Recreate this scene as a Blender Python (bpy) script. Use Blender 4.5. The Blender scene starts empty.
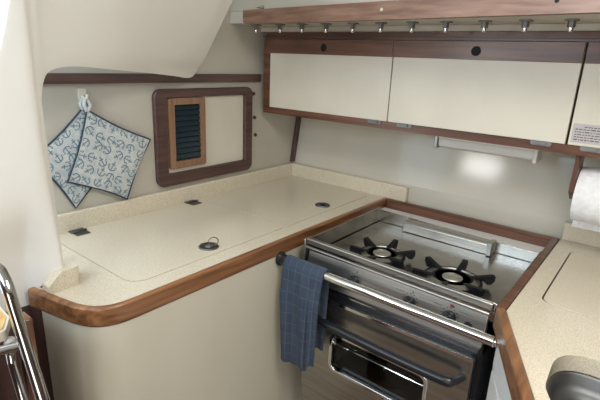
import bpy, bmesh, math, random
from math import pi, sin, cos, radians
from mathutils import Vector, Matrix
random.seed(7)
sc = bpy.context.scene
COL = sc.collection

# ------------------------------------------------------------ camera
cam = bpy.data.cameras.new('camera'); camo = bpy.data.objects.new('camera', cam); COL.objects.link(camo)
cam.sensor_fit = 'HORIZONTAL'; cam.sensor_width = 36.0; cam.lens = 457.69 / 600 * 36.0
cam.clip_start = 0.02
R = Matrix(((0.7790656079694462, -0.21376015028583153, 0.5893754123043952),
            (0.6255527539905221, 0.2024815493179848, -0.7534487203258508),
            (0.0417196650762013, 0.955671397675774, 0.29146466202674104)))
camo.matrix_world = Matrix.Translation((0, 0, 1.44)) @ R.to_4x4()
sc.camera = camo

# ------------------------------------------------------------ world, lights, exposure
w = bpy.data.worlds.new('daylight'); sc.world = w; w.use_nodes = True
w.node_tree.nodes['Background'].inputs[0].default_value = (0.80, 0.90, 1.0, 1)
w.node_tree.nodes['Background'].inputs[1].default_value = 2.2

def area(name, loc, target, size, power, color, sy=None):
    l = bpy.data.lights.new(name, 'AREA'); l.energy = power; l.color = color
    l.shape = 'RECTANGLE'; l.size = size; l.size_y = sy or size
    o = bpy.data.objects.new(name, l); COL.objects.link(o); o.location = loc
    d = Vector(target) - Vector(loc)
    o.rotation_euler = d.to_track_quat('-Z', 'Y').to_euler()
    return o
area('hatch_daylight', (0.05, 0.45, 1.96), (-0.10, 0.60, 0.9), 0.5, 11.0, (1.0, 0.95, 0.86))
area('companionway_daylight', (-0.70, -0.60, 1.88), (-1.0, 0.5, 1.35), 0.6, 12.0, (0.70, 0.85, 1.0))
area('portlight_daylight', (-1.36, -1.36, 1.52), (-0.50, 1.6, 1.1), 0.34, 4.0, (1.0, 0.98, 0.93), 0.22)
area('saloon_fill', (0.55, -1.0, 1.15), (-0.6, 1.2, 1.3), 0.9, 10.0, (1.0, 0.96, 0.88))  # added fill lamp standing free in the cabin, no window behind it
sc.view_settings.view_transform = 'Standard'
sc.view_settings.look = 'None'
sc.view_settings.gamma = 1.0
sc.view_settings.use_curve_mapping = False
sc.view_settings.exposure = 0.10

# ------------------------------------------------------------ materials
def mat(name, color, rough=0.5, metal=0.0, **kw):
    m = bpy.data.materials.new(name); m.use_nodes = True
    b = m.node_tree.nodes['Principled BSDF']
    b.inputs['Base Color'].default_value = (*color, 1)
    b.inputs['Roughness'].default_value = rough
    b.inputs['Metallic'].default_value = metal
    for k, v in kw.items(): b.inputs[k.replace('_', ' ')].default_value = v
    return m
def noise_mix(m, c1, c2, scale=(1, 1, 1), nscale=5.0, detail=4.0, lo=0.35, hi=0.65, bump=0.0, rough=None, dist=0.0):
    nt = m.node_tree; N = nt.nodes; L = nt.links; b = N['Principled BSDF']
    tc = N.new('ShaderNodeTexCoord'); mp = N.new('ShaderNodeMapping'); mp.inputs['Scale'].default_value = scale
    ns = N.new('ShaderNodeTexNoise'); ns.inputs['Scale'].default_value = nscale; ns.inputs['Detail'].default_value = detail
    ns.inputs['Distortion'].default_value = dist
    cr = N.new('ShaderNodeValToRGB'); cr.color_ramp.elements[0].position = lo; cr.color_ramp.elements[1].position = hi
    cr.color_ramp.elements[0].color = (*c1, 1); cr.color_ramp.elements[1].color = (*c2, 1)
    L.new(tc.outputs['Object'], mp.inputs[0]); L.new(mp.outputs[0], ns.inputs[0])
    L.new(ns.outputs[0], cr.inputs[0]); L.new(cr.outputs[0], b.inputs['Base Color'])
    if bump:
        bp = N.new('ShaderNodeBump'); bp.inputs['Strength'].default_value = bump; bp.inputs['Distance'].default_value = 0.002
        L.new(ns.outputs[0], bp.inputs['Height']); L.new(bp.outputs[0], b.inputs['Normal'])
    if rough:
        mr = N.new('ShaderNodeMapRange'); mr.inputs['To Min'].default_value = rough[0]; mr.inputs['To Max'].default_value = rough[1]
        L.new(ns.outputs[0], mr.inputs[0]); L.new(mr.outputs[0], b.inputs['Roughness'])
    return m
def teak(name, axis, c1, c2, rough=0.38, coat=0.25):
    s = [60, 60, 60]; s['xyz'.index(axis)] = 4
    m = mat(name, c1, rough, Coat_Weight=coat, Coat_Roughness=0.2)
    return noise_mix(m, c1, c2, tuple(s), 1.0, 5.0, 0.3, 0.72, bump=0.25, dist=0.4)
RED1, RED2 = (0.070, 0.027, 0.016), (0.19, 0.080, 0.045)
GOLD1, GOLD2 = (0.12, 0.048, 0.020), (0.36, 0.165, 0.068)
M = {}
for a in 'xyz':
    M['teak_' + a] = teak('teak_red_' + a, a, RED1, RED2)
    M['gold_' + a] = teak('teak_gold_' + a, a, GOLD1, GOLD2, 0.33)
    M['dark_' + a] = teak('teak_dark_' + a, a, (0.045, 0.022, 0.020), (0.12, 0.062, 0.052), 0.45)
M['pale_teak'] = teak('teak_pale', 'z', (0.20, 0.105, 0.06), (0.34, 0.20, 0.12), 0.5, 0.05)
M['rail_teak'] = teak('teak_rail', 'x', (0.16, 0.08, 0.055), (0.33, 0.20, 0.135), 0.4)
M['gelcoat'] = noise_mix(mat('gelcoat', (0.70, 0.67, 0.58), 0.25), (0.68, 0.65, 0.56), (0.73, 0.70, 0.61), nscale=2.5)
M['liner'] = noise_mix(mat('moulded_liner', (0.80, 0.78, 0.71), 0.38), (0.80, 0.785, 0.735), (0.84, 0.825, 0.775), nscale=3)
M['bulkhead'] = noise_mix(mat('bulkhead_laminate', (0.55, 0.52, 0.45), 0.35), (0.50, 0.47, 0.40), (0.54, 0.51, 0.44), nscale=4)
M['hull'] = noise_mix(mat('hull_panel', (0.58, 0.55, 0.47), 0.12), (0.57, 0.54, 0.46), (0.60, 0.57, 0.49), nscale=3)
M['door_cream'] = noise_mix(mat('door_laminate', (0.74, 0.70, 0.60), 0.42), (0.67, 0.63, 0.53), (0.71, 0.67, 0.57), nscale=6)
M['front_cream'] = noise_mix(mat('front_laminate', (0.62, 0.58, 0.49), 0.35), (0.62, 0.58, 0.465), (0.66, 0.62, 0.505), (1, 1, 0.3), nscale=4)
M['white'] = mat('white_gelcoat', (0.80, 0.80, 0.78), 0.35)
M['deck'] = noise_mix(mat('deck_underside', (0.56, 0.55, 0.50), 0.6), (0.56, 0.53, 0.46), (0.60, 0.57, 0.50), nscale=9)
# speckled solid-surface worktop
m = M['counter'] = mat('speckled_worktop', (0.6, 0.55, 0.43), 0.20)
N = m.node_tree.nodes; L = m.node_tree.links; b = N['Principled BSDF']
tc = N.new('ShaderNodeTexCoord')
n1 = N.new('ShaderNodeTexNoise'); n1.inputs['Scale'].default_value = 420; n1.inputs['Detail'].default_value = 2
n2 = N.new('ShaderNodeTexNoise'); n2.inputs['Scale'].default_value = 120; n2.inputs['Detail'].default_value = 3
c1 = N.new('ShaderNodeValToRGB'); e = c1.color_ramp.elements
e[0].position = 0.33; e[0].color = (0.56, 0.49, 0.37, 1); e[1].position = 0.50; e[1].color = (0.70, 0.63, 0.495, 1)
e2 = e.new(0.68); e2.color = (0.78, 0.72, 0.59, 1)
mx = N.new('ShaderNodeMix'); mx.data_type = 'RGBA'; mx.blend_type = 'MULTIPLY'; mx.inputs[0].default_value = 0.15
c2 = N.new('ShaderNodeValToRGB'); c2.color_ramp.elements[0].position = 0.35; c2.color_ramp.elements[0].color = (0.78, 0.74, 0.66, 1)
c2.color_ramp.elements[1].position = 0.6; c2.color_ramp.elements[1].color = (1, 1, 1, 1)
for n_ in (n1, n2): L.new(tc.outputs['Object'], n_.inputs[0])
L.new(n1.outputs[0], c1.inputs[0]); L.new(n2.outputs[0], c2.inputs[0])
L.new(c1.outputs[0], mx.inputs['A']); L.new(c2.outputs[0], mx.inputs['B']); L.new(mx.outputs['Result'], b.inputs['Base Color'])
M['steel'] = noise_mix(mat('brushed_steel', (0.6, 0.6, 0.58), 0.3, 1.0), (0.36, 0.35, 0.32), (0.52, 0.505, 0.47), (3, 90, 90), 1.0, 4, 0.3, 0.7, rough=(0.24, 0.42))
M['tray_steel'] = noise_mix(mat('cooktop_steel', (0.6, 0.6, 0.58), 0.3, 1.0), (0.34, 0.33, 0.305), (0.50, 0.485, 0.455), (1, 1, 1), 14.0, 5, 0.3, 0.7, rough=(0.14, 0.34))
M['chrome'] = mat('chrome', (0.75, 0.75, 0.74), 0.12, 1.0)
M['dull_metal'] = mat('dull_metal', (0.42, 0.42, 0.40), 0.38, 1.0)
M['worn_metal'] = mat('worn_metal', (0.26, 0.26, 0.25), 0.55, 1.0)
M['tube'] = mat('polished_tube', (0.48, 0.47, 0.45), 0.10, 1.0)
M['cap'] = mat('burner_cap_metal', (0.62, 0.61, 0.58), 0.45, 1.0)
M['hinge_metal'] = mat('hinge_metal', (0.14, 0.15, 0.15), 0.45, 1.0)
M['iron'] = noise_mix(mat('cast_iron', (0.006, 0.006, 0.007), 0.5, Specular_IOR_Level=0.25), (0.004, 0.004, 0.005), (0.011, 0.011, 0.013), nscale=60, bump=0.3)
M['black'] = mat('black_enamel', (0.012, 0.013, 0.016), 0.3)
M['hole'] = mat('hole_black', (0.006, 0.006, 0.006), 0.8)  # flat black that paints the shade inside holes and lid gaps
M['red'] = mat('red_mark', (0.30, 0.05, 0.03), 0.5)
M['glass'] = mat('oven_glass', (0.72, 0.76, 0.76), 0.0, 0.0, Transmission_Weight=1.0, IOR=1.3)
M['paper'] = noise_mix(mat('paper_towel', (0.85, 0.85, 0.86), 0.9), (0.80, 0.80, 0.82), (0.90, 0.90, 0.91), nscale=70, bump=0.6)
M['note'] = mat('note_paper', (0.50, 0.47, 0.48), 0.7)
M['ink'] = mat('ink', (0.09, 0.08, 0.09), 0.7)
M['plastic'] = mat('milky_plastic', (0.70, 0.69, 0.64), 0.35, Transmission_Weight=0.0)
M['hook'] = mat('cream_hook', (0.75, 0.70, 0.58), 0.4)
M['louver'] = mat('smoked_louvre', (0.012, 0.028, 0.038), 0.25)
M['sink'] = noise_mix(mat('sink_steel', (0.15, 0.155, 0.16), 0.5, 1.0), (0.12, 0.125, 0.13), (0.17, 0.175, 0.18), nscale=15)
M['tread'] = noise_mix(mat('tread_ply', (0.75, 0.50, 0.20), 0.4), (0.70, 0.42, 0.14), (0.85, 0.62, 0.28), (40, 4, 4), 1.0)
M['floor'] = teak('floor_teak', 'x', (0.10, 0.05, 0.025), (0.22, 0.12, 0.06))
M['pad_fabric'] = noise_mix(mat('anchor_print_cotton', (0.48, 0.56, 0.60), 0.9), (0.46, 0.50, 0.51), (0.60, 0.62, 0.60), nscale=45, bump=0.4)
M['pad_print'] = mat('navy_print', (0.12, 0.20, 0.26), 0.9)
M['pad_binding'] = mat('navy_binding', (0.035, 0.055, 0.085), 0.85)
# checked towel
m = M['towel'] = mat('blue_check_towel', (0.07, 0.12, 0.22), 0.95, Sheen_Weight=0.05)
N = m.node_tree.nodes; L = m.node_tree.links; b = N['Principled BSDF']
uv = N.new('ShaderNodeUVMap'); uv.uv_map = 'UVMap'
br = N.new('ShaderNodeTexBrick'); br.offset = 0.0; br.inputs['Scale'].default_value = 1.0
br.inputs['Color1'].default_value = (0.034, 0.050, 0.082, 1); br.inputs['Color2'].default_value = (0.043, 0.063, 0.098, 1)
br.inputs['Mortar'].default_value = (0.066, 0.090, 0.130, 1); br.inputs['Mortar Size'].default_value = 0.0016
br.inputs['Mortar Smooth'].default_value = 0.4
br.inputs['Brick Width'].default_value = 0.027; br.inputs['Row Height'].default_value = 0.034
nn = N.new('ShaderNodeTexNoise'); nn.inputs['Scale'].default_value = 260
bp = N.new('ShaderNodeBump'); bp.inputs['Strength'].default_value = 0.5; bp.inputs['Distance'].default_value = 0.002
L.new(uv.outputs[0], br.inputs[0]); L.new(uv.outputs[0], nn.inputs[0]); L.new(br.outputs[0], b.inputs['Base Color'])
L.new(nn.outputs[0], bp.inputs['Height']); L.new(bp.outputs[0], b.inputs['Normal'])

# ------------------------------------------------------------ helpers (all shapes in world metres)
def box(bm, x0, x1, y0, y1, z0, z1, mi=0):
    vs = [bm.verts.new((x, y, z)) for z in (z0, z1) for y in (y0, y1) for x in (x0, x1)]
    for f in ((0, 2, 3, 1), (4, 5, 7, 6), (0, 1, 5, 4), (2, 6, 7, 3), (0, 4, 6, 2), (1, 3, 7, 5)):
        fc = bm.faces.new([vs[i] for i in f]); fc.material_index = mi
    return vs
def frame_of(d):
    d = d.normalized(); u = d.cross(Vector((0, 0, 1)))
    if u.length < 1e-4: u = d.cross(Vector((1, 0, 0)))
    u.normalize(); return u, d.cross(u).normalized()
def tube(bm, pts, r, n=12, cap=True, mi=0):
    pts = [Vector(p) for p in pts]; rings = []
    u0 = None
    for i, p in enumerate(pts):
        d = (pts[min(i + 1, len(pts) - 1)] - pts[max(i - 1, 0)]).normalized()
        if u0 is None: u, v = frame_of(d)
        else:
            u = (u0 - d * u0.dot(d)).normalized(); v = d.cross(u)
        u0 = u
        rr = r[i] if isinstance(r, (list, tuple)) else r
        rings.append([bm.verts.new(p + u * rr * cos(2 * pi * k / n) + v * rr * sin(2 * pi * k / n)) for k in range(n)])
    for a, c in zip(rings, rings[1:]):
        for k in range(n):
            bm.faces.new((a[k], a[(k + 1) % n], c[(k + 1) % n], c[k])).material_index = mi
    if cap:
        bm.faces.new(list(reversed(rings[0]))).material_index = mi; bm.faces.new(rings[-1]).material_index = mi
def closed_tube(bm, pts, r, n=6):
    pts = [Vector(p) for p in pts]; rings = []; m_ = len(pts)
    c = sum(pts, Vector()) / m_
    for i, p in enumerate(pts):
        d = (pts[(i + 1) % m_] - pts[i - 1]).normalized()
        u = (p - c); u = (u - d * u.dot(d)).normalized(); v = d.cross(u)
        rings.append([bm.verts.new(p + u * r * cos(2 * pi * k / n) + v * r * sin(2 * pi * k / n)) for k in range(n)])
    for i in range(m_):
        a, c2 = rings[i], rings[(i + 1) % m_]
        for k in range(n): bm.faces.new((a[k], a[(k + 1) % n], c2[(k + 1) % n], c2[k]))
def lathe(bm, c, prof, n=32, axis='z', mi=0):
    c = Vector(c); rings = []
    for r, h in prof:
        ring = []
        for k in range(n):
            a = 2 * pi * k / n
            if axis == 'z': o = Vector((r * cos(a), r * sin(a), h))
            elif axis == 'y': o = Vector((r * cos(a), h, -r * sin(a)))
            else: o = Vector((h, r * cos(a), r * sin(a)))
            ring.append(bm.verts.new(c + o))
        rings.append(ring)
    for a, b_ in zip(rings, rings[1:]):
        for k in range(n): bm.faces.new((a[k], a[(k + 1) % n], b_[(k + 1) % n], b_[k])).material_index = mi
    if prof[0][0] > 0: bm.faces.new(list(reversed(rings[0]))).material_index = mi
    if prof[-1][0] > 0: bm.faces.new(rings[-1]).material_index = mi
def plate(bm, loops, h0, h1, plane='xy', mi=0):
    """polygon (first loop) with holes (others), extruded from h0 to h1 along the plane's normal"""
    def P(p, h):
        return {'xy': (p[0], p[1], h), 'xz': (p[0], h, p[1]), 'yz': (h, p[0], p[1])}[plane]
    edges = []; new = []
    for lp in loops:
        vs = [bm.verts.new(P(p, h0)) for p in lp]; new += vs
        edges += [bm.edges.new((vs[i], vs[(i + 1) % len(vs)])) for i in range(len(vs))]
    g = bmesh.ops.triangle_fill(bm, use_beauty=True, use_dissolve=False, edges=edges)
    faces = [f for f in g['geom'] if isinstance(f, bmesh.types.BMFace)]
    ex = bmesh.ops.extrude_face_region(bm, geom=faces)
    ev = [v for v in ex['geom'] if isinstance(v, bmesh.types.BMVert)]
    off = {'xy': Vector((0, 0, h1 - h0)), 'xz': Vector((0, h1 - h0, 0)), 'yz': Vector((h1 - h0, 0, 0))}[plane]
    for v in ev: v.co += off
    for f in bm.faces:
        if mi and any(v in new or v in ev for v in f.verts): f.material_index = mi
def rrect(x0, x1, y0, y1, r, n=6):
    rs = r if isinstance(r, (list, tuple)) else [r] * 4   # order: (x0,y0),(x1,y0),(x1,y1),(x0,y1)
    out = []
    for (cx, cy, a0), rr in zip(((x0, y0, pi), (x1, y0, 1.5 * pi), (x1, y1, 0), (x0, y1, .5 * pi)), rs):
        sx = 1 if cx == x0 else -1; sy = 1 if cy == y0 else -1
        for k in range(n + 1):
            a = a0 + k * (pi / 2) / n
            out.append((cx + sx * rr + rr * cos(a), cy + sy * rr + rr * sin(a)))
            if rr < 1e-6: break
    return out
def smooth_path(pts, n):
    out = []
    for i in range(len(pts) - 1):
        p0 = pts[max(i - 1, 0)]; p1 = pts[i]; p2 = pts[i + 1]; p3 = pts[min(i + 2, len(pts) - 1)]
        for k in range(n):
            t = k / n
            out.append(tuple(0.5 * (2 * b_ + (c - a) * t + (2 * a - 5 * b_ + 4 * c - d) * t * t + (3 * b_ - a - 3 * c + d) * t ** 3)
                             for a, b_, c, d in zip(p0, p1, p2, p3)))
    out.append(pts[-1]); return out
def offset_path(path, d):
    out = []; P = [Vector(p) for p in path]
    for i, p in enumerate(P):
        t1 = (P[i] - P[i - 1]).normalized() if i else None
        t2 = (P[i + 1] - P[i]).normalized() if i < len(P) - 1 else None
        t1 = t1 or t2; t2 = t2 or t1
        n1 = Vector((-t1.y, t1.x)); n2 = Vector((-t2.y, t2.x)); n_ = (n1 + n2).normalized()
        out.append(tuple(p + n_ * d / max(0.4, n_.dot(n1))))
    return out
def strip(bm, path, d, z0, z1):
    poly = list(path) + list(reversed(offset_path(path, d)))
    plate(bm, [poly], z0, z1)

def put(name, bm, m, parent=None, bevel=0, seg=2, smooth=None, subsurf=0, solid=0, uv=None):
    bmesh.ops.recalc_face_normals(bm, faces=bm.faces[:])
    me = bpy.data.meshes.new(name)
    if parent is None:
        xs = [v.co for v in bm.verts]
        base = Vector(((min(c.x for c in xs) + max(c.x for c in xs)) / 2, (min(c.y for c in xs) + max(c.y for c in xs)) / 2, min(c.z for c in xs)))
    else:
        base = Vector(parent['_base'])
    for v in bm.verts: v.co -= base
    bm.to_mesh(me); bm.free()
    o = bpy.data.objects.new(name, me); COL.objects.link(o)
    for mm in (m if isinstance(m, (list, tuple)) else [m]): me.materials.append(mm)
    o['_base'] = tuple(base)
    if parent is None: o.location = base
    else: o.parent = parent
    if solid: s = o.modifiers.new('solid', 'SOLIDIFY'); s.thickness = solid; s.offset = -1
    if bevel:
        b_ = o.modifiers.new('bevel', 'BEVEL'); b_.width = bevel; b_.segments = seg; b_.limit_method = 'ANGLE'; b_.angle_limit = radians(40)
    if subsurf: s = o.modifiers.new('sub', 'SUBSURF'); s.levels = subsurf; s.render_levels = subsurf
    ang = smooth if smooth is not None else 40
    me.polygons.foreach_set('use_smooth', [True] * len(me.polygons))
    if ang < 180:
        try: me.set_sharp_from_angle(angle=radians(ang))
        except Exception: pass
    return o
def thing(name, label, cat, loc, group=None):
    o = bpy.data.objects.new(name, None); COL.objects.link(o); o.location = loc
    o.empty_display_size = 0.05; o['_base'] = tuple(loc)
    o['label'] = label; o['category'] = cat
    if group: o['group'] = group
    return o
def tag(o, label, cat, group=None):
    o['label'] = label; o['category'] = cat
    if group: o['group'] = group
    return o
def struct(name, bm, m, **k):
    o = put(name, bm, m, None, **k); o['kind'] = 'structure'; return o
def dup(root, loc, label=None):
    r = root.copy(); COL.objects.link(r); r.location = loc
    if label: r['label'] = label
    for ch in list(root.children):
        c = ch.copy(); COL.objects.link(c); c.parent = r
        for g in ch.children:
            d = g.copy(); COL.objects.link(d); d.parent = c
    return r
B = bmesh.new

# ------------------------------------------------------------ the setting
def hull_y(z): return 1.65 + 0.17 * (z - 0.985)
bm = B(); box(bm, -2.2, 1.2, -1.4, 1.75, -0.04, 0.0); struct('floor', bm, M['floor'])
bm = B(); plate(bm, [[(-1.0, -1.4), (1.2, -1.4), (1.2, 1.26), (-1.345, 1.26), (-1.345, 0.52), (-1.0, 0.52)],
                     rrect(-0.22, 0.32, 0.18, 0.72, 0.06)], 1.95, 1.98); struct('ceiling', bm, M['liner'])
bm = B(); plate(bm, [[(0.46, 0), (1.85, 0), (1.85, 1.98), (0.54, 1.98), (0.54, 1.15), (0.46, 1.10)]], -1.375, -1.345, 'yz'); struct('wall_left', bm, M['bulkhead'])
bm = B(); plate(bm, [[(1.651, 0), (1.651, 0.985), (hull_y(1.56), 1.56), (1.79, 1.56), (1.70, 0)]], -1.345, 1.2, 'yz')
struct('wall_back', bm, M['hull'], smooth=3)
bm = B(); box(bm, 1.2, 1.23, -1.4, 1.8, 0, 1.98); struct('wall_right', bm, M['dark_z'])
bm = B(); plate(bm, [[(-1.75, 0), (1.2, 0), (1.2, 1.98), (-1.75, 1.98)], rrect(-1.55, -1.17, 1.39, 1.65, 0.08)], -1.43, -1.4, 'xz'); struct('wall_front', bm, M['dark_z'])
# side deck overhead (flat underside) with the upright of the cabin trunk
def trunk_y(x): return 1.240 - 0.10 * (x + 1.23)
bm = B(); plate(bm, [[(-1.344, trunk_y(-1.344)), (1.2, trunk_y(1.2)), (1.2, 1.80), (-1.344, 1.80)]], 1.560, 1.60)
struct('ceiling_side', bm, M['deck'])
bm = B(); strip(bm, [(-1.344, trunk_y(-1.344)), (1.2, trunk_y(1.2))], 0.03, 1.601, 1.98); struct('wall_trunk', bm, M['bulkhead'])
bm = B(); box(bm, -1.344, 1.2, 1.416, 1.430, 1.542, 1.5595); struct('trim_5', bm, M['deck'])

# moulded liner: pillar that turns into the sloping overhead
# plan x, plan y, lower z, upper z, lean of the part above the lip
ctrl = [(-1.012, 0.200, 0.874, 1.20, 0.0),
        (-1.006, 0.290, 0.874, 1.27, 0.0),
        (-1.002, 0.340, 0.876, 1.410, 0.0),
        (-1.001, 0.356, 0.878, 1.450, 0.0),
        (-1.000, 0.376, 0.9255, 1.520, 0.0),
        (-1.000, 0.392, 0.925, 1.62, 0.0),
        (-1.003, 0.403, 0.925, 1.70, 0.01),
        (-1.010, 0.411, 0.925, 1.70, 0.02)]
over = [(-1.017, 0.419, 1.330, 1.70, 0.03),
        (-1.024, 0.430, 1.372, 1.70, 0.05),
        (-1.040, 0.455, 1.398, 1.70, 0.08),
        (-1.070, 0.520, 1.406, 1.70, 0.14),
        (-1.122, 0.640, 1.398, 1.70, 0.28),
        (-1.190, 0.780, 1.388, 1.70, 0.46),
        (-1.245, 0.920, 1.376, 1.70, 0.62),
        (-1.272, 0.985, 1.369, 1.70, 0.72),
        (-1.286, 1.022, 1.372, 1.70, 0.75),
        (-1.292, 1.038, 1.388, 1.70, 0.77)]
cols = smooth_path(ctrl, 3) + smooth_path(over, 4)
bm = B(); NR = 22; grid = []
for (x, y, zl, zh, ln) in cols:
    col_ = []
    for j in range(NR + 1):
        z = zl + (zh - zl) * j / NR
        h = max(0.0, z - 1.36)
        s = ln * h * (1 if h > 0.06 else h / 0.06)
        q = min(1, max(0, (1.16 - z) / 0.22)); s -= 0.052 * q * q * (3 - 2 * q) * min(1, max(0, (0.405 - y) / 0.05))
        yy = y + 0.012 * min(1, max(0, (1.25 - z) / 0.30)) * min(1, max(0, (y - 0.385) / 0.02))
        col_.append(bm.verts.new((x + s, yy, z)))
    grid.append(col_)
for a, c in zip(grid, grid[1:]):
    for j in range(NR): bm.faces.new((a[j], c[j], c[j + 1], a[j + 1]))
o = struct('wall_corner', bm, M['liner'], smooth=180)
sm = o.modifiers.new('solid', 'SOLIDIFY'); sm.thickness = 0.022; sm.offset = 1
bv = o.modifiers.new('bevel', 'BEVEL'); bv.width = 0.012; bv.segments = 3; bv.limit_method = 'ANGLE'; bv.angle_limit = radians(50)
# make sure thickness grows away from the galley
bm = B(); bm.from_mesh(o.data); bm.normal_update()
if sum(f.normal.x for f in bm.faces) > 0: sm.offset = -1
bm.free()

# teak strip along the top of the bulkhead, leaning stick in the hull corner
bm = B(); box(bm, -1.345, -1.330, 0.54, 1.41, 1.350, 1.379); struct('trim_1', bm, M['dark_y'], bevel=0.002)
bm = B()
for z, yy in ((0.985, hull_y(0.985)), (1.228, hull_y(1.228))):
    for dx, dy in ((0, -0.022), (0.016, -0.022), (0.016, 0), (0, 0)): bm.verts.new((-1.345 + dx, yy - 0.001 + dy, z))
bm.verts.ensure_lookup_table(); V = bm.verts
bm.faces.new([V[i] for i in (3, 2, 1, 0)]); bm.faces.new([V[i] for i in (4, 5, 6, 7)])
for i in range(4): bm.faces.new((V[i], V[(i + 1) % 4], V[4 + (i + 1) % 4], V[4 + i]))
struct('trim_2', bm, M['dark_z'], bevel=0.002)
# white ledge behind the stove and dark teak panel under the pillar
bm = B(); box(bm, -0.828, -0.205, 1.485, 1.599, 0.870, 0.888); struct('trim_3', bm, M['white'])
bm = B(); strip(bm, [(-1.066, 0.05), (-1.050, 0.352), (-1.0055, 0.3625)], 0.02, 0.0, 0.8775); struct('trim_4', bm, M['dark_z'])

# ------------------------------------------------------------ left base cabinet
arc = smooth_path([(-0.824, 0.520), (-0.826, 0.462), (-0.838, 0.425), (-0.862, 0.398), (-0.900, 0.380)], 4)
edge = [(-0.815, 1.622), (-0.820, 1.10)] + arc + [(-0.955, 0.368), (-1.005, 0.358), (-1.043, 0.349)]
t = thing('base_cabinet', 'cream curved galley cabinet under the long left worktop', 'cabinet', (-1.0, 0.9, 0))
inner = offset_path(edge[:-1], -0.004)
bm = B(); strip(bm, inner, -0.018, 0.0, 0.878); put('front_panel', bm, M['front_cream'], t, smooth=50)
bm = B(); box(bm, -1.34, -0.87, 1.60, 1.62, 0, 0.87); put('end_panel', bm, M['front_cream'], t)

# ------------------------------------------------------------ left worktop
t = thing('worktop', 'long beige speckled worktop with teak edge below the potholders', 'worktop', (-1.08, 1.0, 0.88))
ins = offset_path(edge, -0.017)
ins = [p for p in ins]
outer = [(-1.342, 1.64), (-1.342, 0.50), (-1.06, 0.47), (-1.06, 0.44), (-0.998, 0.436)] + [(-1.000, 0.405), (-1.02, 0.39), (ins[-1][0] + 0.004, ins[-1][1] + 0.001)] + list(reversed(ins[1:-1])) + [(-0.833, 1.622), (-0.746, 1.624), (-0.746, 1.64)]
lid1 = rrect(-1.318, -0.897, 0.525, 1.078, [0.004, 0.045, 0.004, 0.004])
lid2 = rrect(-1.300, -0.897, 1.081, 1.590, [0.004, 0.004, 0.012, 0.012])
g = 0.0022
hole1 = rrect(-1.318 - g, -0.897 + g, 0.525 - g, 1.078, [0.004, 0.045, 0.004, 0.004])
hole2 = rrect(-1.300 - g, -0.897 + g, 1.0815, 1.590 + g, [0.004, 0.004, 0.012, 0.012])
hole1 = rrect(-1.318 - g, -0.897 + g, 0.525 - g, 1.0775, [0.004, 0.045, 0.001, 0.001])
hole2 = rrect(-1.300 - g, -0.897 + g, 1.0830, 1.590 + g, [0.001, 0.001, 0.012, 0.012])
lid1 = rrect(-1.318, -0.897, 0.525, 1.0755, [0.004, 0.045, 0.002, 0.002])
lid2 = rrect(-1.300, -0.897, 1.0850, 1.590, [0.002, 0.002, 0.012, 0.012])
bm = B(); plate(bm, [outer, hole1, hole2], 0.885, 0.920); put('slab', bm, M['counter'], t)
bm = B(); box(bm, -1.33, -0.88, 0.515, 1.60, 0.880, 0.884); put('lid_ledge', bm, M['hole'], t)  # blackened so the lid gaps show dark, as shade would
l1 = B(); plate(l1, [lid1], 0.887, 0.9205); l1 = put('lid', l1, M['counter'], t, bevel=0.0015)
l2 = B(); plate(l2, [lid2], 0.887, 0.9205); l2 = put('lid', l2, M['counter'], t, bevel=0.0015)
bm = B(); strip(bm, edge, -0.017, 0.878, 0.9245)
put('teak_edging', bm, M['gold_y'], t, bevel=0.006, seg=3, smooth=50)
# splashback : along the bulkhead, round the corner, along the hull; and the short upstand round the pillar foot
bm = B()
pr = [(-1.343, 1.648), (-1.343, 0.505), (-1.326, 0.505), (-1.326, 1.628), (-0.750, 1.628), (-0.744, 1.634), (-0.744, 1.648)]
plate(bm, [pr], 0.918, 0.978)
put('splashback', bm, M['counter'], t, bevel=0.006, seg=3)
bm = B()
up = smooth_path([(-0.984, 0.374), (-0.984, 0.398), (-0.984, 0.428), (-0.992, 0.446), (-1.02, 0.456), (-1.05, 0.470)], 4)
strip(bm, up, 0.030, 0.918, 0.966)
for v in bm.verts:
    if v.co.z > 0.95 and v.co.y < 0.405: v.co.z -= (0.405 - v.co.y) * 0.9
put('pillar_upstand', bm, M['counter'], t, bevel=0.004, seg=3, smooth=60)
# hinges and pulls
for hx, hy, rot in ((-1.30, 0.600, 0), (-1.303, 1.025, 0)):
    bm = B(); box(bm, hx - 0.034, hx - 0.004, hy - 0.022, hy + 0.022, 0.9205, 0.9235); box(bm, hx - 0.002, hx + 0.026, hy - 0.020, hy + 0.020, 0.9205, 0.9235)
    tube(bm, [(hx - 0.003, hy - 0.023, 0.9245), (hx - 0.003, hy + 0.023, 0.9245)], 0.0035, 8)
    hg = put('hinge', bm, M['hinge_metal'], l1, bevel=0.0008)
def pull(cx, cy, parent, ring):
    bm = B(); lathe(bm, (cx, cy, 0.9205), [(0.0, 0.0015), (0.014, 0.0015), (0.019, 0.0035), (0.027, 0.0035), (0.029, 0.0), (0.029, -0.001)], 28)
    p = put('ring_pull', bm, M['hinge_metal'], parent)
    if ring:
        bm = B(); closed_tube(bm, [(cx + 0.006 + 0.012 * cos(a) * 0.6, cy + 0.012 + 0.012 * cos(a), 0.9355 + 0.012 * sin(a)) for a in [2 * pi * k / 20 for k in range(20)]], 0.0016)
        put('ring', bm, M['worn_metal'], p)
    bm = B(); lathe(bm, (cx, cy, 0.9225), [(0.0, 0.004), (0.006, 0.004), (0.010, 0.001), (0.012, 0.0)], 20)
    put('catch', bm, M['black'] if not ring else M['dull_metal'], p)
pull(-0.945, 0.795, l1, True)
pull(-0.948, 1.352, l2, False)

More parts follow.
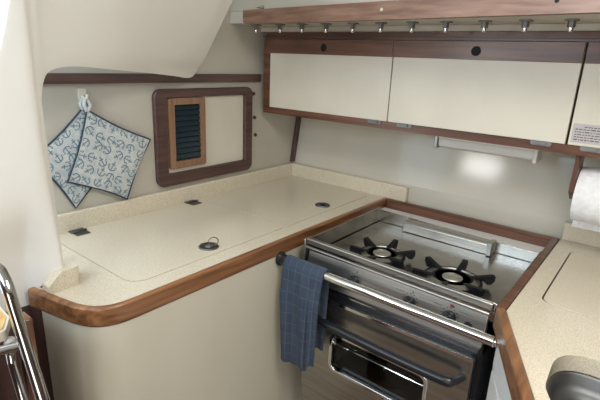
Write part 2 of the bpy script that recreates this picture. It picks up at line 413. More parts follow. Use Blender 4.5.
# ------------------------------------------------------------ right base cabinet and worktop
redge = [(-0.813, 1.60), (-0.212, 1.60), (-0.214, 1.012), (-0.092, 0.735), (0.12, 0.26), (0.40, 0.26)]
t = thing('base_cabinet', 'white cabinet with faint drawer seams right of the stove', 'cabinet', (0.1, 1.0, 0))
rp = [(-0.196, 1.59), (-0.198, 1.016), (-0.076, 0.742), (0.132, 0.276), (0.40, 0.276)]
bm = B(); strip(bm, rp, 0.018, 0.0, 0.878); put('front_panel', bm, M['white'], t)
bm = B()
d = Vector((0.122, -0.274)).normalized(); n = Vector((-d.y, d.x)) * -1
for z0, z1 in ((0.62, 0.782), (0.795, 0.868)):
    a = Vector((-0.198, 1.016)) + d * 0.03; c = a + d * 0.40
    strip(bm, [tuple(a), tuple(c)], -0.008, z0, z1)
put('drawer_front', bm, M['white'], t, bevel=0.003)
def round_poly(pts, r, n=8):
    out = []; P = [Vector(p) for p in pts]
    for i, p in enumerate(P):
        a = (P[i - 1] - p).normalized(); c = (P[(i + 1) % len(P)] - p).normalized()
        ang = a.angle(c); d_ = r / math.tan(ang / 2); s0 = p + a * d_; s1 = p + c * d_
        for k in range(n + 1):
            q = k / n; out.append(tuple(s0 * (1 - q) ** 2 + p * 2 * q * (1 - q) + s1 * q * q))
    return out
def sink_loop(i, r):
    base = [(-0.074, 0.945), (-0.068, 0.795), (0.075, 0.49), (0.25, 0.49), (0.25, 0.945)]
    return round_poly([tuple(q) for q in offset_closed(base, i)], r * 0.8)
def offset_closed(pts, d):
    P = [Vector(p) for p in pts]; out = []
    for i, p in enumerate(P):
        t1 = (p - P[i - 1]).normalized(); t2 = (P[(i + 1) % len(P)] - p).normalized()
        n1 = Vector((-t1.y, t1.x)); n2 = Vector((-t2.y, t2.x)); m_ = (n1 + n2).normalized()
        out.append(p + m_ * d / m_.dot(n1))
    return out
t = thing('worktop', 'beige speckled worktop with sink at the right edge', 'worktop', (0.4, 1.0, 0.88))
ri = offset_path(redge[1:], 0.022)
outer = [(-0.19, 1.644)] + [(-0.19, 1.601), (ri[0][0], 1.60)] + ri[1:-1] + [(0.40, ri[-1][1]), (1.19, 0.282), (1.19, 1.644)]
sink_o = sink_loop(0.0, 0.095)
lidh = rrect(-0.146, 0.20, 1.120, 1.535, [0.03, 0.03, 0.02, 0.02])
lidp = rrect(-0.142, 0.196, 1.122, 1.532, [0.03, 0.03, 0.02, 0.02])
bm = B(); plate(bm, [outer, sink_o, lidh], 0.885, 0.920); put('slab', bm, M['counter'], t)
bm = B(); plate(bm, [lidp], 0.888, 0.9205); put('lid', bm, M['counter'], t, bevel=0.0015)
bm = B(); box(bm, -0.16, 0.22, 1.10, 1.55, 0.880, 0.884); put('lid_ledge', bm, M['hole'], t)  # black sheet gives the gap round this lid its shade
bm = B(); strip(bm, redge[:3], 0.020, 0.868, 0.9245); put('teak_edging', bm, M['teak_x'], t, bevel=0.004, seg=3)
bm = B(); strip(bm, redge[2:], 0.022, 0.872, 0.9265); put('teak_edging', bm, M['gold_y'], t, bevel=0.007, seg=3)
bm = B(); box(bm, -0.19, 1.19, 1.626, 1.648, 0.918, 0.980); put('splashback', bm, M['counter'], t, bevel=0.006, seg=3)

# sink bowl hung under the worktop
def ring_loft(bm, loops):
    rs = [[bm.verts.new(p) for p in lp] for lp in loops]
    for a, c in zip(rs, rs[1:]):
        for k in range(len(a)): bm.faces.new((a[k], a[(k + 1) % len(a)], c[(k + 1) % len(a)], c[k]))
    bm.faces.new(rs[-1])
def rr3(i, z, r): return [(x, y, z) for x, y in sink_loop(i, r)]
t = thing('sink', 'stainless steel sink bowl set into the worktop at bottom right', 'sink', (0.09, 0.73, 0.70))
bm = B(); ring_loft(bm, [rr3(-0.012, 0.884, 0.095), rr3(0.0, 0.884, 0.085), rr3(0.006, 0.880, 0.08), rr3(0.010, 0.862, 0.076), rr3(0.022, 0.852, 0.066),
                         rr3(0.030, 0.850, 0.06), rr3(0.036, 0.840, 0.055), rr3(0.045, 0.72, 0.05), rr3(0.07, 0.705, 0.03)])
put('bowl', bm, M['sink'], t, smooth=60)
bm = B(); lathe(bm, (0.09, 0.73, 0.7055), [(0.0, 0.001), (0.02, 0.001), (0.034, 0.003), (0.038, 0.0)], 24); put('drain', bm, M['chrome'], t)

# ------------------------------------------------------------ stove
X0, X1 = -0.768, -0.232
t = thing('galley_stove', 'stainless steel two-burner stove with oven between the worktops', 'stove', (-0.5, 1.25, 0.33))
bm = B()
box(bm, X0, X0 + 0.015, 1.05, 1.46, 0.33, 0.868); box(bm, X1 - 0.015, X1, 1.05, 1.46, 0.33, 0.868)
box(bm, X0, X1, 1.445, 1.46, 0.33, 0.868); box(bm, X0, X1, 1.05, 1.46, 0.33, 0.40); box(bm, X0, X1, 1.05, 1.46, 0.765, 0.860); box(bm, -0.771, -0.219, 1.049, 1.475, 0.8605, 0.8655)
put('body', bm, M['black'], t)
bm = B()   # cooktop tray : floor and four upstands
box(bm, -0.768, -0.230, 1.050, 1.472, 0.866, 0.872)
box(bm, -0.776, -0.772, 1.045, 1.480, 0.862, 0.914); box(bm, -0.219, -0.215, 1.04, 1.480, 0.868, 0.914)
box(bm, -0.776, -0.215, 1.476, 1.480, 0.868, 0.906); box(bm, -0.776, -0.217, 1.042, 1.048, 0.868, 0.916)
for v in bm.verts:
    if v.co.z > 0.9: v.co.z += max(0, -0.22 - v.co.x) / 0.557 * 0.012
put('cooktop', bm, M['tray_steel'], t, bevel=0.0015)
bm = B()
box(bm, -0.777, -0.224, 1.032, 1.042, 0.899, 0.917); box(bm, -0.772, -0.226, 1.022, 1.030, 0.889, 0.896)
for v in bm.verts:
    v.co.z += max(0, -0.22 - v.co.x) / 0.557 * 0.011
put('front_lip', bm, M['steel'], t, bevel=0.003, seg=3)
def py(z): return 1.021 + (z - 0.80) * 0.24
bm = B(); plate(bm, [[(py(.80), 0.80), (py(.888), 0.888), (1.052, 0.888), (1.052, 0.80)]], X0, X1, 'yz'); put('control_panel', bm, M['steel'], t, bevel=0.002)
bm = B(); box(bm, -0.785, -0.7775, 1.03, 1.055, 0.83, 0.924); put('gimbal_bracket', bm, M['dull_metal'], t, bevel=0.002)
bm = B(); box(bm, X0, X1, 1.036, 1.05, 0.765, 0.80)
put('vent_recess', bm, M['black'], t)
bm = B(); box(bm, X0 + 0.004, X1 - 0.006, 1.028, 1.036, 0.786, 0.789)
put('vent_strip', bm, M['chrome'], t)
# door with rounded window
bm = B(); plate(bm, [rrect(X0 + 0.006, X1 - 0.012, 0.405, 0.764, 0.012), rrect(-0.652, -0.352, 0.535, 0.655, 0.022)], 1.022, 1.046, 'xz')
dr = put('oven_door', bm, M['steel'], t, bevel=0.002)
bm = B(); plate(bm, [rrect(-0.660, -0.344, 0.527, 0.663, 0.028), rrect(-0.649, -0.355, 0.538, 0.652, 0.020)], 1.017, 1.030, 'xz')
put('window_trim', bm, M['chrome'], dr, bevel=0.002)
bm = B(); plate(bm, [rrect(-0.653, -0.351, 0.534, 0.656, 0.022)], 1.031, 1.035, 'xz'); put('window_pane', bm, M['glass'], dr)
bm = B(); plate(bm, [rrect(X0 + 0.006, X1 - 0.012, 0.757, 0.766, 0.003)], 1.016, 1.023, 'xz'); put('door_lip', bm, M['chrome'], dr, bevel=0.001)
bm = B(); hp = smooth_path([(-0.700, 1.022, 0.716), (-0.690, 0.990, 0.712), (-0.650, 0.980, 0.708), (-0.48, 0.978, 0.704), (-0.31, 0.980, 0.702), (-0.275, 0.990, 0.703), (-0.262, 1.022, 0.703)], 5)
tube(bm, hp, [0.009] * 6 + [0.0135] * 19 + [0.009] * (len(hp) - 25), 14); put('handle', bm, M['black'], dr, smooth=180)
bm = B(); box(bm, X0 + 0.006, X1 - 0.006, 1.028, 1.05, 0.335, 0.398); put('bottom_panel', bm, M['steel'], t, bevel=0.002)
bm = B()
for y in (1.10, 1.14, 1.40): tube(bm, [(X0 + 0.02, y, 0.575), (X1 - 0.02, y, 0.575)], 0.002, 6)
for k in range(9): tube(bm, [(X0 + 0.04 + k * 0.057, 1.08, 0.578), (X0 + 0.04 + k * 0.057, 1.42, 0.578)], 0.0013, 6)
for x in (-0.70, -0.5, -0.30): tube(bm, [(x, 1.08, 0.572), (x, 1.42, 0.572)], 0.0025, 6)
tube(bm, [(X0 + 0.02, 1.075, 0.585), (X1 - 0.02, 1.075, 0.585)], 0.003, 6)
put('oven_rack', bm, M['chrome'], t)
# back guard rail inside the tray
bm = B()
plate(bm, [[(1.437, 0.8725), (1.437, 0.904), (1.444, 0.912), (1.474, 0.912), (1.474, 0.8725)]], -0.655, -0.348, 'yz'); put('back_guard', bm, M['steel'], t, bevel=0.002)
bm = B(); box(bm, -0.360, -0.346, 1.425, 1.474, 0.875, 0.916); put('guard_end', bm, M['dull_metal'], t, bevel=0.001)
# knobs with dials
for kx, big in ((-0.600, 1), (-0.428, 1), (-0.320, 1), (-0.272, 0)):
    r = 0.0155 if big else 0.009; zc_ = 0.845 if big else 0.842
    bm = B(); lathe(bm, (kx, py(zc_) - 0.001, zc_), [(r * 1.15, 0.0), (r * 1.15, -0.003), (r, -0.005), (r * 0.9, -0.018), (0.0, -0.019)][::-1], 28, 'y')
    box(bm, kx - 0.003, kx + 0.003, py(zc_) - 0.025, py(zc_) - 0.018, zc_ - r * 0.9, zc_ + r * 0.9)
    put('knob', bm, M['black'], t, bevel=0.0008)
    if big:
        dials = B()
        for k in range(11):
            a = radians(-30 + 24 * k); rr = r + 0.007
            px_, pz = kx + rr * cos(a), zc_ + rr * sin(a)
            box(dials, px_ - 0.0012, px_ + 0.0012, py(pz) - 0.0008, py(pz) + 0.0002, pz - 0.0012, pz + 0.0012)
        box(dials, kx + 0.004, kx + 0.0072, py(zc_ + 0.028) - 0.0010, py(zc_ + 0.028) + 0.0002, zc_ + 0.026, zc_ + 0.0295)
        put('dial_mark', dials, M['black'], t)
bm = B(); box(bm, -0.323, -0.316, py(0.8735) - 0.0015, py(0.8735) + 0.0002, 0.870, 0.877); put('red_dial_mark', bm, M['red'], t)['label'] = 'small red square mark'
random.seed(3)
for (x0_, z_) in ((-0.64, 0.868), (-0.47, 0.866), (-0.365, 0.866), (-0.30, 0.866)):
    x = x0_; bm = B()
    while x < x0_ + 0.022:
        ww = random.uniform(0.0012, 0.003); box(bm, x, x + ww, py(z_) - 0.0006, py(z_) + 0.0002, z_, z_ + random.uniform(0.0008, 0.0016)); x += ww + 0.001
    put('panel_print', bm, M['ink'], t)
# burners : one of each with its parts, then copies of the meshes
def burner(cx, cy, S):
    z = 0.872
    bm = B(); lathe(bm, (cx, cy, z), [(0.0, 0.002), (0.036, 0.002), (0.044, 0.0045), (0.056 * S, 0.0055), (0.068 * S, 0.0015), (0.070 * S, 0.0)], 40)
    bb = put('burner', bm, M['black'], t)
    bm = B(); lathe(bm, (cx, cy, z), [(0.026, 0.004), (0.0285, 0.005), (0.0295, 0.016), (0.027, 0.021), (0.024, 0.023), (0.0, 0.024)], 32)
    for k in range(24):
        a = 2 * pi * k / 24; box(bm, cx + 0.0292 * cos(a) - .001, cx + 0.0292 * cos(a) + .001, cy + 0.0292 * sin(a) - .001, cy + 0.0292 * sin(a) + .001, z + 0.006, z + 0.012)
    put('burner_cap', bm, M['cap'], bb)
    bm = B()
    lathe(bm, (cx, cy, z), [(q_ * S, h_) for q_, h_ in [(0.048, 0.020), (0.050, 0.024), (0.065, 0.019), (0.065, 0.014), (0.048, 0.018), (0.048, 0.020)]], 48)
    put('support_ring', bm, M['dull_metal'], bb)
    bm = B()
    closed_tube(bm, [(cx + 0.067 * S * cos(2 * pi * k / 40), cy + 0.067 * S * sin(2 * pi * k / 40), z + 0.014) for k in range(40)], 0.0056, 8)
    closed_tube(bm, [(cx + 0.046 * S * cos(2 * pi * k / 40), cy + 0.046 * S * sin(2 * pi * k / 40), z + 0.018) for k in range(40)], 0.0040, 8)
    for k in range(6):
        a = radians(32 + 60 * k); u = Vector((cos(a), sin(a), 0)); v = Vector((-sin(a), cos(a), 0)); c = Vector((cx, cy, z))
        prof = [(0.042, 0.025), (0.066, 0.030), (0.093, 0.036), (0.100, 0.035), (0.100, 0.022), (0.092, 0.010), (0.082, 0.010), (0.074, 0.018), (0.042, 0.018)]
        wd = [0.006, 0.0065, 0.0068, 0.0068, 0.0068, 0.0065, 0.0065, 0.0065, 0.006]
        A1 = [bm.verts.new(c + u * r * S + Vector((0, 0, h)) + v * q) for (r, h), q in zip(prof, wd)]
        A2 = [bm.verts.new(c + u * r * S + Vector((0, 0, h)) - v * q) for (r, h), q in zip(prof, wd)]
        bm.faces.new(A1); bm.faces.new(A2[::-1])
        for i in range(len(prof)): bm.faces.new((A1[i], A2[i], A2[(i + 1) % len(prof)], A1[(i + 1) % len(prof)]))
    put('pan_support', bm, M['iron'], bb)
burner(-0.590, 1.168, 0.98); burner(-0.367, 1.158, 1.10)

# safety bar in front of the stove
t = thing('safety_bar', 'chrome safety bar across the front of the stove', 'bar', (-0.5, 0.95, 0.86))
bm = B(); tube(bm, [(-0.798, 0.966, 0.868), (-0.193, 0.966, 0.864)], 0.0125, 20); put('bar', bm, M['chrome'], t, bevel=0.002)
bm = B(); lathe(bm, (-0.8205, 0.966, 0.868), [(0.0, 0.0), (0.022, 0.0), (0.022, 0.005), (0.017, 0.010), (0.0165, 0.026), (0.0, 0.026)], 24, 'x'); put('end_socket', bm, M['black'], t)
bm = B(); lathe(bm, (-0.193, 0.966, 0.864), [(0.0, -0.001), (0.0105, 0.0), (0.0105, 0.003), (0.006, 0.004), (0.0055, 0.010), (0.0, 0.010)], 20, 'x'); put('end_bolt', bm, M['chrome'], t)

# towel over the bar
def towel():
    bm = B(); uvl = bm.loops.layers.uv.new('UVMap')
    pts = []
    zc_ = 0.868; yc = 0.966; r = 0.0155
    prof = []        # (y, z, arclen)
    L_front = 0.318
    nseg = 26
    for k in range(nseg + 1): prof.append((yc - r, zc_ - L_front * (1 - k / nseg)))
    for k in range(1, 9): a = pi - pi * k / 8; prof.append((yc + r * cos(a), zc_ + r * sin(a)))
    for k in range(1, 19): prof.append((yc + r, zc_ - 0.26 * k / 18))
    rows = []; s = 0; last = None
    NW = 30
    for i, (y, z) in enumerate(prof):
        if last: s += math.hypot(y - last[0], z - last[1])
        last = (y, z); row = []
        depth = max(0, zc_ - z)
        front = i <= nseg
        for j in range(NW + 1):
            q = j / NW
            x = -0.796 + 0.145 * q
            x += (0.012 * (1 - q) - 0.010 * q) * min(1, depth / 0.3) * 0.9
            yy = y; zz = z
            amp = min(1, depth / 0.10)
            fold = 0.007 * sin(q * 7.0 + 0.6) + 0.004 * sin(q * 17 + z * 9)
            if q > 0.76: fold += 0.010 * sin((q - 0.76) / 0.24 * pi * 2)
            if front: yy += -abs(fold) * amp - 0.006 * amp
            else: yy += fold * amp * 0.3 + 0.004
            if front and i < nseg and q > 0.80: zz = z + (0.022 + 0.02 * (q - 0.8)) * (1 - i / nseg)
            elif front: zz = z + 0.012 * sin(q * pi * 0.9 + 0.2) * (1 - i / nseg) - 0.01 * (1 - i / nseg)
            row.append((bm.verts.new((x, yy, zz)), q * 0.155, s))
        rows.append(row)
    for a, c in zip(rows, rows[1:]):
        for j in range(NW):
            q4 = (a[j], a[j + 1], c[j + 1], c[j])
            f = bm.faces.new([v[0] for v in q4])
            for lp, v in zip(f.loops, q4): lp[uvl].uv = (v[1], v[2])
    o = put('dish_towel', bm, M['towel'], None, smooth=180)
    s_ = o.modifiers.new('solid', 'SOLIDIFY'); s_.thickness = 0.007; s_.offset = 0
    b_ = o.modifiers.new('sub', 'SUBSURF'); b_.levels = 1; b_.render_levels = 1
    tag(o, 'folded blue checked dish towel hanging over the chrome bar', 'towel')
towel()

# ------------------------------------------------------------ overhead cabinet
YF = 1.41
t = thing('overhead_cabinet', 'teak framed wall cabinet with three cream doors above the stove', 'cabinet', (-0.5, 1.55, 1.228))
XL, XR = -1.318, 0.42
bm = B()
box(bm, XL + 0.002, XR, YF + 0.022, 1.66, 1.232, 1.245); box(bm, XL + 0.002, XR, YF + 0.022, 1.66, 1.515, 1.53); box(bm, XL + 0.002, XR, 1.655, 1.662, 1.232, 1.53)
put('carcass', bm, M['gelcoat'], t)
bm = B()
plate(bm, [rrect(XL, XR, 1.228, 1.541, [0.004, 0.004, 0.004, 0.035]), rrect(XL + 0.036, XR - 0.03, 1.253, 1.516, 0.001)], YF, YF + 0.022, 'xz')
put('face_frame', bm, M['teak_x'], t, bevel=0.003)
bm = B(); box(bm, XL, XR, YF - 0.008, YF + 0.022, 1.523, 1.5275); put('frame_bead', bm, M['dark_x'], t)
holes = (-1.020, -0.475, 0.09)
for i, (a, c) in enumerate(((-1.280, -0.7435), (-0.7395, -0.2035), (-0.1975, 0.385))):
    bm = B(); box(bm, a, c, YF - 0.004, YF + 0.010, 1.254, 1.515)
    dd = put('door', bm, M['door_cream'], t, bevel=0.0015)
    hx = holes[i]; hc = [(hx + 0.0135 * cos(2 * pi * k / 24), 1.487 + 0.0135 * sin(2 * pi * k / 24)) for k in range(24)]
    bm = B(); plate(bm, [[(a, 1.463), (c, 1.463), (c, 1.5145), (a, 1.5145)], hc], YF - 0.008, YF - 0.0042, 'xz')
    put('teak_band', bm, M['teak_x'], dd, bevel=0.0008)
    bm = B(); lathe(bm, (hx, YF - 0.0045, 1.487), [(0.0, 0.0), (0.0134, 0.0), (0.0134, -0.001), (0.0, -0.001)][::-1], 24, 'y')
    put('finger_hole', bm, M['hole'], dd)  # black disc painted in for the dark of the hole
def latch(cx, parent_):
    bm = B(); plate(bm, [rrect(cx - 0.027, cx + 0.027, 1.2485 - 0.007, 1.2485 + 0.007, 0.0065)], YF - 0.004, YF, 'xz')
    box(bm, cx - 0.012, cx + 0.014, YF - 0.011, YF - 0.004, 1.246, 1.252)
    put('latch', bm, M['worn_metal'], parent_, bevel=0.001)
for cx in (-0.790, -0.677, -0.262, -0.140): latch(cx, t)

# under-cabinet light
t = thing('strip_light', 'slim milky fluorescent light under the wall cabinet', 'light', (-0.44, 1.5, 1.182))
bm = B(); box(bm, -0.585, -0.285, 1.475, 1.535, 1.212, 1.231); put('housing', bm, M['white'], t, bevel=0.003)
bm = B(); plate(bm, [[(1.473, 1.214), (1.477, 1.188), (1.490, 1.182), (1.524, 1.182), (1.535, 1.190), (1.537, 1.214)]], -0.580, -0.288, 'yz'); put('diffuser', bm, M['plastic'], t, bevel=0.003)
for x in (-0.594, -0.288):
    bm = B(); box(bm, x, x + 0.012, 1.470, 1.540, 1.178, 1.228); put('end_cap', bm, M['dull_metal'] if x < -0.5 else M['plastic'], t, bevel=0.003)

# paper roll holder and roll
t = thing('roll_holder', 'teak paper towel holder hanging under the wall cabinet at right', 'holder', (0.0, 1.5, 1.10))
for x in (-0.174, 0.13):
    bm = B(); plate(bm, [[(1.430, 1.229), (1.512, 1.229), (1.512, 1.092), (1.475, 1.092), (1.430, 1.120)]], x, x + 0.012, 'yz'); put('arm', bm, M['teak_z'], t, bevel=0.002)
bm = B(); tube(bm, [(-0.172, 1.5, 1.108), (0.131, 1.5, 1.108)], 0.008, 12); put('rod', bm, M['teak_x'], t)
bm = B()
lathe(bm, (-0.160, 1.5, 1.108), [(0.019, 0.0), (0.076, 0.0), (0.078, 0.003), (0.078, 0.267), (0.076, 0.270), (0.019, 0.270), (0.019, 0.0)], 48, 'x')
ys = [1.5705, 1.572, 1.570, 1.566, 1.560]
rows = []
for k in range(9):
    q = k / 8; rows.append([bm.verts.new((-0.160 + 0.27 * j / 6, 1.578 - 0.03 * q + 0.002 * sin(j), 1.108 - 0.115 * q)) for j in range(7)])
rows2 = [[bm.verts.new(v.co + Vector((0, -0.0012, 0))) for v in r_] for r_ in rows]
for A_, s in ((rows, 1), (rows2, -1)):
    for a, c in zip(A_, A_[1:]):
        for j in range(6): bm.faces.new((a[j], a[j + 1], c[j + 1], c[j]))
for j in range(6): bm.faces.new((rows[-1][j], rows[-1][j + 1], rows2[-1][j + 1], rows2[-1][j]))
tag(put('paper_towel_roll', bm, M['paper'], None, smooth=50), 'white paper towel roll hanging at the right edge above the worktop', 'paper towel')

# note on the third door
t = thing('paper_note', 'small printed paper note taped to the rightmost cabinet door', 'note', (-0.12, 1.405, 1.262))
bm = B(); box(bm, -0.192, -0.04, 1.4050, 1.4058, 1.262, 1.312); put('sheet', bm, M['note'], t)
bm = B(); random.seed(11)
for k in range(6):
    z = 1.303 - 0.0068 * k; x = -0.186 + (0.02 if k == 0 else 0)
    while x < -0.048:
        ww = random.uniform(0.003, 0.011); box(bm, x, min(x + ww, -0.045), 1.4044, 1.4050, z, z + random.uniform(0.0016, 0.0028)); x += ww + 0.0022
put('printed_lines', bm, M['ink'], t)

# ------------------------------------------------------------ grab rail above the cabinet, eyes above it
t = thing('grab_rail', 'long teak rail running along the overhead above the cabinet', 'rail', (-0.3, 1.2, 1.553))
bm = B(); plate(bm, [rrect(-1.236, 0.9, 1.553, 1.599, [0.014, 0.0, 0.0, 0.006])], 0.0, 0.0275, 'xz')
for v in bm.verts: v.co.y += trunk_y(v.co.x) - 0.030
put('rail_board', bm, M['rail_teak'], t, bevel=0.004, seg=3)
for x, mm in ((-0.655, 'chrome'), (-0.228, 'hole')):
    bm = B(); lathe(bm, (x, trunk_y(x) - 0.0305, 1.578), [(0.0, 0.0), (0.0045, 0.0), (0.005, 0.0015)], 16, 'y'); put('screw', bm, M[mm], t)
t0 = None
for x, lb in ((-1.165, 'small chrome eye bolt above the left end of the teak rail'), (-0.615, 'small chrome eye bolt above the middle of the teak rail'), (-0.272, 'small chrome eye bolt above the teak rail at upper right')):
    y = trunk_y(x) - 0.002
    if t0 is None:
        t0 = thing('eye_bolt', lb, 'eye bolt', (x, y, 1.606), 'chrome eyes above the teak rail')
        bm = B(); box(bm, x - 0.012, x + 0.012, y - 0.0015, y, 1.602, 1.614); put('plate', bm, M['chrome'], t0)
        bm = B(); tube(bm, [(x - 0.008, y - 0.001, 1.608)] + [(x + 0.008 * cos(a), y - 0.014 - 0.006 * sin(a), 1.606) for a in [pi - pi * k / 8 for k in range(9)]] + [(x + 0.008, y - 0.001, 1.608)], 0.0018, 8)
        put('eye', bm, M['chrome'], t0)
    else: dup(t0, (x, y, 1.606), lb)
# deck bolts under the side deck
bx = [-1.258, -1.140, -1.041, -0.940, -0.836, -0.736, -0.634, -0.533, -0.428, -0.328, -0.226, -0.120]
ordn = ['first', 'second', 'third', 'fourth', 'fifth', 'sixth', 'seventh', 'eighth', 'ninth', 'tenth', 'eleventh', 'twelfth']
t0 = None
for k, x in enumerate(bx):
    lb = 'steel deck bolt above the wall cabinet, %s from the left' % ordn[k]
    if t0 is None:
        t0 = thing('deck_bolt', lb, 'bolt', (x, 1.30, 1.530), 'deck bolts above the cabinet')
        bm = B(); box(bm, x - 0.014, x + 0.014, 1.288, 1.312, 1.5562, 1.5595); put('washer', bm, M['worn_metal'], t0)
        bm = B(); lathe(bm, (x, 1.30, 1.541), [(0.0, 0.0), (0.0080, 0.0), (0.0092, 0.001), (0.0092, 0.015), (0.0, 0.015)], 6); put('nut', bm, M['worn_metal'], t0, smooth=20)
        bm = B(); lathe(bm, (x, 1.30, 1.531), [(0.0, 0.0), (0.0050, 0.0), (0.0056, 0.001), (0.0056, 0.010)], 14); put('bolt_end', bm, M['chrome'], t0)
    else: dup(t0, (x, 1.30, 1.530), lb)

# ------------------------------------------------------------ bulkhead locker opening with louvre
XW = -1.345
t = thing('locker_frame', 'dark teak frame around a sliding locker panel on the bulkhead', 'frame', (XW, 1.13, 1.0))
bm = B(); plate(bm, [rrect(0.899, 1.359, 0.993, 1.330, 0.028), rrect(0.946, 1.318, 1.036, 1.300, 0.006)], XW, XW + 0.018, 'yz')
put('frame', bm, M['dark_y'], t, bevel=0.004, seg=3)
bm = B(); plate(bm, [rrect(0.947, 1.317, 1.037, 1.299, 0.006)], XW + 0.0005, XW + 0.004, 'yz'); put('sliding_panel', bm, M['door_cream'], t)
t = thing('louvred_vent', 'small teak framed vent with dark louvres inside the bulkhead locker frame', 'vent', (XW + 0.005, 1.04, 1.045))
bm = B(); plate(bm, [rrect(0.954, 1.112, 1.052, 1.298, 0.008), rrect(0.977, 1.090, 1.078, 1.276, 0.002)], XW + 0.0045, XW + 0.018, 'yz')
put('frame', bm, M['pale_teak'], t, bevel=0.002)
bm = B()
for k in range(10):
    z = 1.084 + 0.0194 * k
    plate(bm, [[(XW + 0.0062, z + 0.016), (XW + 0.0075, z + 0.0175), (XW + 0.0150, z + 0.002), (XW + 0.0135, z)]], 0.977, 1.090, 'xz')
    for v in bm.verts: pass
box(bm, XW + 0.0048, XW + 0.0062, 0.977, 1.090, 1.078, 1.278)
# plate() in 'xz' extrudes along y, as wanted for the slats
put('louvres', bm, M['louver'], t)
for k, (y, z) in enumerate(((1.378, 1.302), (1.386, 1.205), (1.392, 1.132))):
    bm = B(); lathe(bm, (XW, y, z), [(0.0075, 0.0), (0.0075, 0.004), (0.005, 0.008), (0.0, 0.009)], 16, 'x')
    tag(put('screw_cap', bm, M['dark_z']), 'dark round screw cap right of the locker frame, %s of three' % ('top', 'middle', 'bottom')[k], 'screw cap', 'screw caps beside the locker frame')

# ------------------------------------------------------------ potholders on a hook
hy, hz = 0.668, 1.318
t = thing('wall_hook', 'small cream adhesive hook on the bulkhead holding the potholders', 'hook', (XW, hy, hz - 0.02))
bm = B(); plate(bm, [rrect(hy - 0.012, hy + 0.012, hz - 0.018, hz + 0.018, 0.005)], XW, XW + 0.005, 'yz'); put('hook_plate', bm, M['hook'], t, bevel=0.001)
bm = B(); tube(bm, [(XW + 0.004, hy, hz - 0.004), (XW + 0.016, hy, hz - 0.010), (XW + 0.030, hy, hz - 0.008), (XW + 0.033, hy, hz + 0.004)], 0.004, 10); put('hook_arm', bm, M['hook'], t)
def stroke(bm, pts, wd, xf):
    for (a, b_) in zip(pts, pts[1:]):
        a = Vector(a); b_ = Vector(b_); dd = (b_ - a)
        if dd.length < 1e-6: continue
        n_ = Vector((-dd.y, dd.x)).normalized() * wd / 2; e_ = dd.normalized() * wd * 0.3
        q = [xf(p) for p in (a - n_ - e_, b_ - n_ + e_, b_ + n_ + e_, a + n_ - e_)]
        bm.faces.new([bm.verts.new(p) for p in q]).material_index = 1
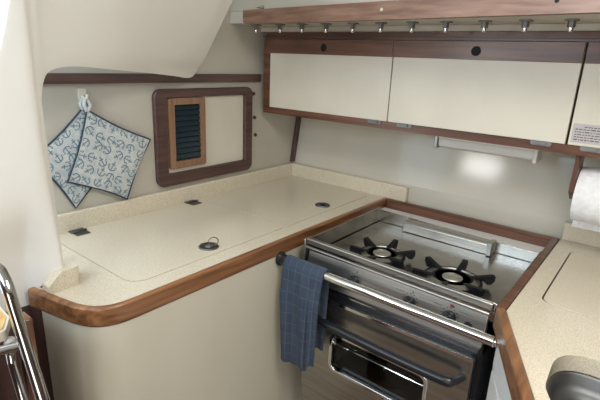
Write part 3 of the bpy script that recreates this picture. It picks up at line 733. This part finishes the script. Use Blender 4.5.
def potholder(corners, xoff, seed, label):
    """corners: (y,z) of top, right, bottom, left"""
    c0, c1_, c2_, c3 = [Vector(c) for c in corners]
    def P(u, v):                    # u: top->right, v: top->left
        p = c0 * (1 - u) * (1 - v) + c1_ * u * (1 - v) + c3 * (1 - u) * v + c2_ * u * v
        m_ = (c0 + c1_ + c2_ + c3) / 4
        pinch = 0.06 * (sin(pi * u) * (1 - sin(pi * v)) + sin(pi * v) * (1 - sin(pi * u)))
        return p + (m_ - p) * pinch
    def X(u, v): return xoff + 0.0055 * (max(0, sin(pi * u)) * max(0, sin(pi * v))) ** 0.35 + 0.003 * sin(5 * u + seed) * sin(4 * v)
    t = thing('potholder', label, 'potholder', (xoff, (c0.x + c2_.x) / 2, c2_.y), 'anchor print potholders')
    bm = B(); Nn = 18; F = []; K = []
    for i in range(Nn + 1):
        F.append([bm.verts.new((X(i / Nn, j / Nn), P(i / Nn, j / Nn).x, P(i / Nn, j / Nn).y)) for j in range(Nn + 1)])
        K.append([bm.verts.new((xoff - 0.005, P(i / Nn, j / Nn).x, P(i / Nn, j / Nn).y)) for j in range(Nn + 1)])
    for G in (F, K):
        for i in range(Nn):
            for j in range(Nn): bm.faces.new((G[i][j], G[i + 1][j], G[i + 1][j + 1], G[i][j + 1]))
    ring = [(i, 0) for i in range(Nn)] + [(Nn, j) for j in range(Nn)] + [(i, Nn) for i in range(Nn, 0, -1)] + [(0, j) for j in range(Nn, 0, -1)]
    for a, c in zip(ring, ring[1:] + ring[:1]):
        bm.faces.new((F[a[0]][a[1]], F[c[0]][c[1]], K[c[0]][c[1]], K[a[0]][a[1]]))
    rnd = random.Random(seed)
    k = 6
    for i in range(k):
        for j in range(k):
            cu = (i + 0.5 + rnd.uniform(-.14, .14)) / k; cv = (j + 0.5 + rnd.uniform(-.14, .14)) / k
            a = rnd.choice([0.4, 1.9, 3.4, 5.0]) + rnd.uniform(-.5, .5); s = 0.064
            def xf(p, a=a, cu=cu, cv=cv, s=s):
                u = cu + s * (p[0] * cos(a) - p[1] * sin(a)); v = cv + s * (p[0] * sin(a) + p[1] * cos(a))
                u = min(max(u, 0.02), 0.98); v = min(max(v, 0.02), 0.98)
                q = P(u, v); return (X(u, v) + 0.0009, q.x, q.y)
            W = 0.19
            stroke(bm, [(0, -1), (0, -0.3), (0, 0.4), (0, 0.85)], W, xf)
            stroke(bm, [(-0.45, 0.5), (0.45, 0.5)], W, xf)
            stroke(bm, [(0.2 * cos(b_), 1.0 + 0.2 * sin(b_)) for b_ in [2 * pi * q / 6 for q in range(7)]], 0.10, xf)
            stroke(bm, [(0.95 * cos(b_), -0.05 + 0.95 * sin(b_)) for b_ in [radians(195 + 150 * q / 8) for q in range(9)]], W * 1.1, xf)
            stroke(bm, [(-1.15, -0.1), (-0.9, 0.15), (-0.7, -0.15)], 0.14, xf); stroke(bm, [(1.15, -0.1), (0.9, 0.15), (0.7, -0.15)], 0.14, xf)
    bmesh_o = put('pad', bm, [M['pad_fabric'], M['pad_print']], t, smooth=60)
    bm = B(); pts = [(xoff, P(a[0] / Nn, a[1] / Nn).x, P(a[0] / Nn, a[1] / Nn).y) for a in ring]
    closed_tube(bm, pts, 0.0028, 6); put('binding', bm, M['pad_binding'], t, smooth=180)
    bm = B(); top = (xoff, c0.x, c0.y - 0.004)
    lp = smooth_path([top, (xoff + 0.001, c0.x - 0.006, c0.y + 0.012), (xoff, hy - 0.006, hz - 0.018), (xoff - 0.002, hy, hz - 0.0095), (xoff, hy + 0.006, hz - 0.018), (xoff + 0.001, c0.x + 0.010, c0.y + 0.010), top], 4)
    tube(bm, lp, 0.0060, 8); put('hanging_loop', bm, M['pad_fabric'], t, smooth=180)
potholder(((0.663, 1.281), (0.772, 1.125), (0.613, 0.986), (0.509, 1.150)), XW + 0.008, 5, 'rear anchor print potholder, mostly hidden behind the other on the same hook')
potholder(((0.667, 1.277), (0.872, 1.169), (0.774, 0.984), (0.590, 1.074)), XW + 0.024, 9, 'front anchor print potholder hanging fully in view on the bulkhead hook')

# ------------------------------------------------------------ companionway ladder at the left edge
t = thing('companionway_ladder', 'polished tube ladder with wooden treads at the bottom left', 'ladder', (-0.8, 0.15, 0))
bm = B(); tube(bm, smooth_path([(-0.93, 0.20, 1.062), (-0.895, 0.235, 1.072), (-0.863, 0.248, 1.069), (-0.845, 0.25, 1.058), (-0.828, 0.25, 1.037), (-0.813, 0.25, 1.002), (-0.744, 0.25, 0.856), (-0.70, 0.25, 0.765), (-0.35, 0.25, 0.02)], 6), 0.0105, 18)
put('rail', bm, M['tube'], t, smooth=180)
bm = B(); tube(bm, [(-0.850, 0.245, 0.922), (-0.850, 0.245, 0.880), (-0.822, 0.245, 0.812), (-0.793, 0.245, 0.740), (-0.50, 0.245, 0.02)], 0.0095, 16); put('rail', bm, M['tube'], t, smooth=180)
bm = B(); tube(bm, [(-0.885, -0.05, 0.925), (-0.860, 0.12, 0.931), (-0.808, 0.246, 0.937)], 0.0085, 16)
put('rung', bm, M['tube'], t, smooth=60)
bm = B(); lathe(bm, (-0.846, 0.245, 0.922), [(0.0098, 0.0), (0.0105, 0.006), (0.008, 0.014), (0.0, 0.016)], 16)
put('tube_cap', bm, M['plastic'], t, smooth=60)
tp = [(-0.99, 0.268), (-0.885, 0.262), (-0.842, 0.240), (-0.838, -0.05), (-0.99, -0.05)]
tin = [(-0.985, 0.262), (-0.886, 0.257), (-0.848, 0.237), (-0.844, -0.04), (-0.985, -0.04)]
bm = B(); plate(bm, [round_poly(tp, 0.01)], 0.938, 0.957); tr = put('tread', bm, M['hook'], t, bevel=0.003)
bm = B(); plate(bm, [round_poly(tin, 0.008)], 0.9572, 0.9582); put('tread_inlay', bm, M['tread'], tr)
bm = B(); box(bm, -0.856, -0.818, 0.264, 0.278, 0.0, 0.975)
put('teak_stringer', bm, M['gold_z'], t, bevel=0.003)
bm = B(); box(bm, -1.03, -0.862, 0.262, 0.280, 0.0, 0.93); put('side_board', bm, M['dark_z'], t, bevel=0.002)
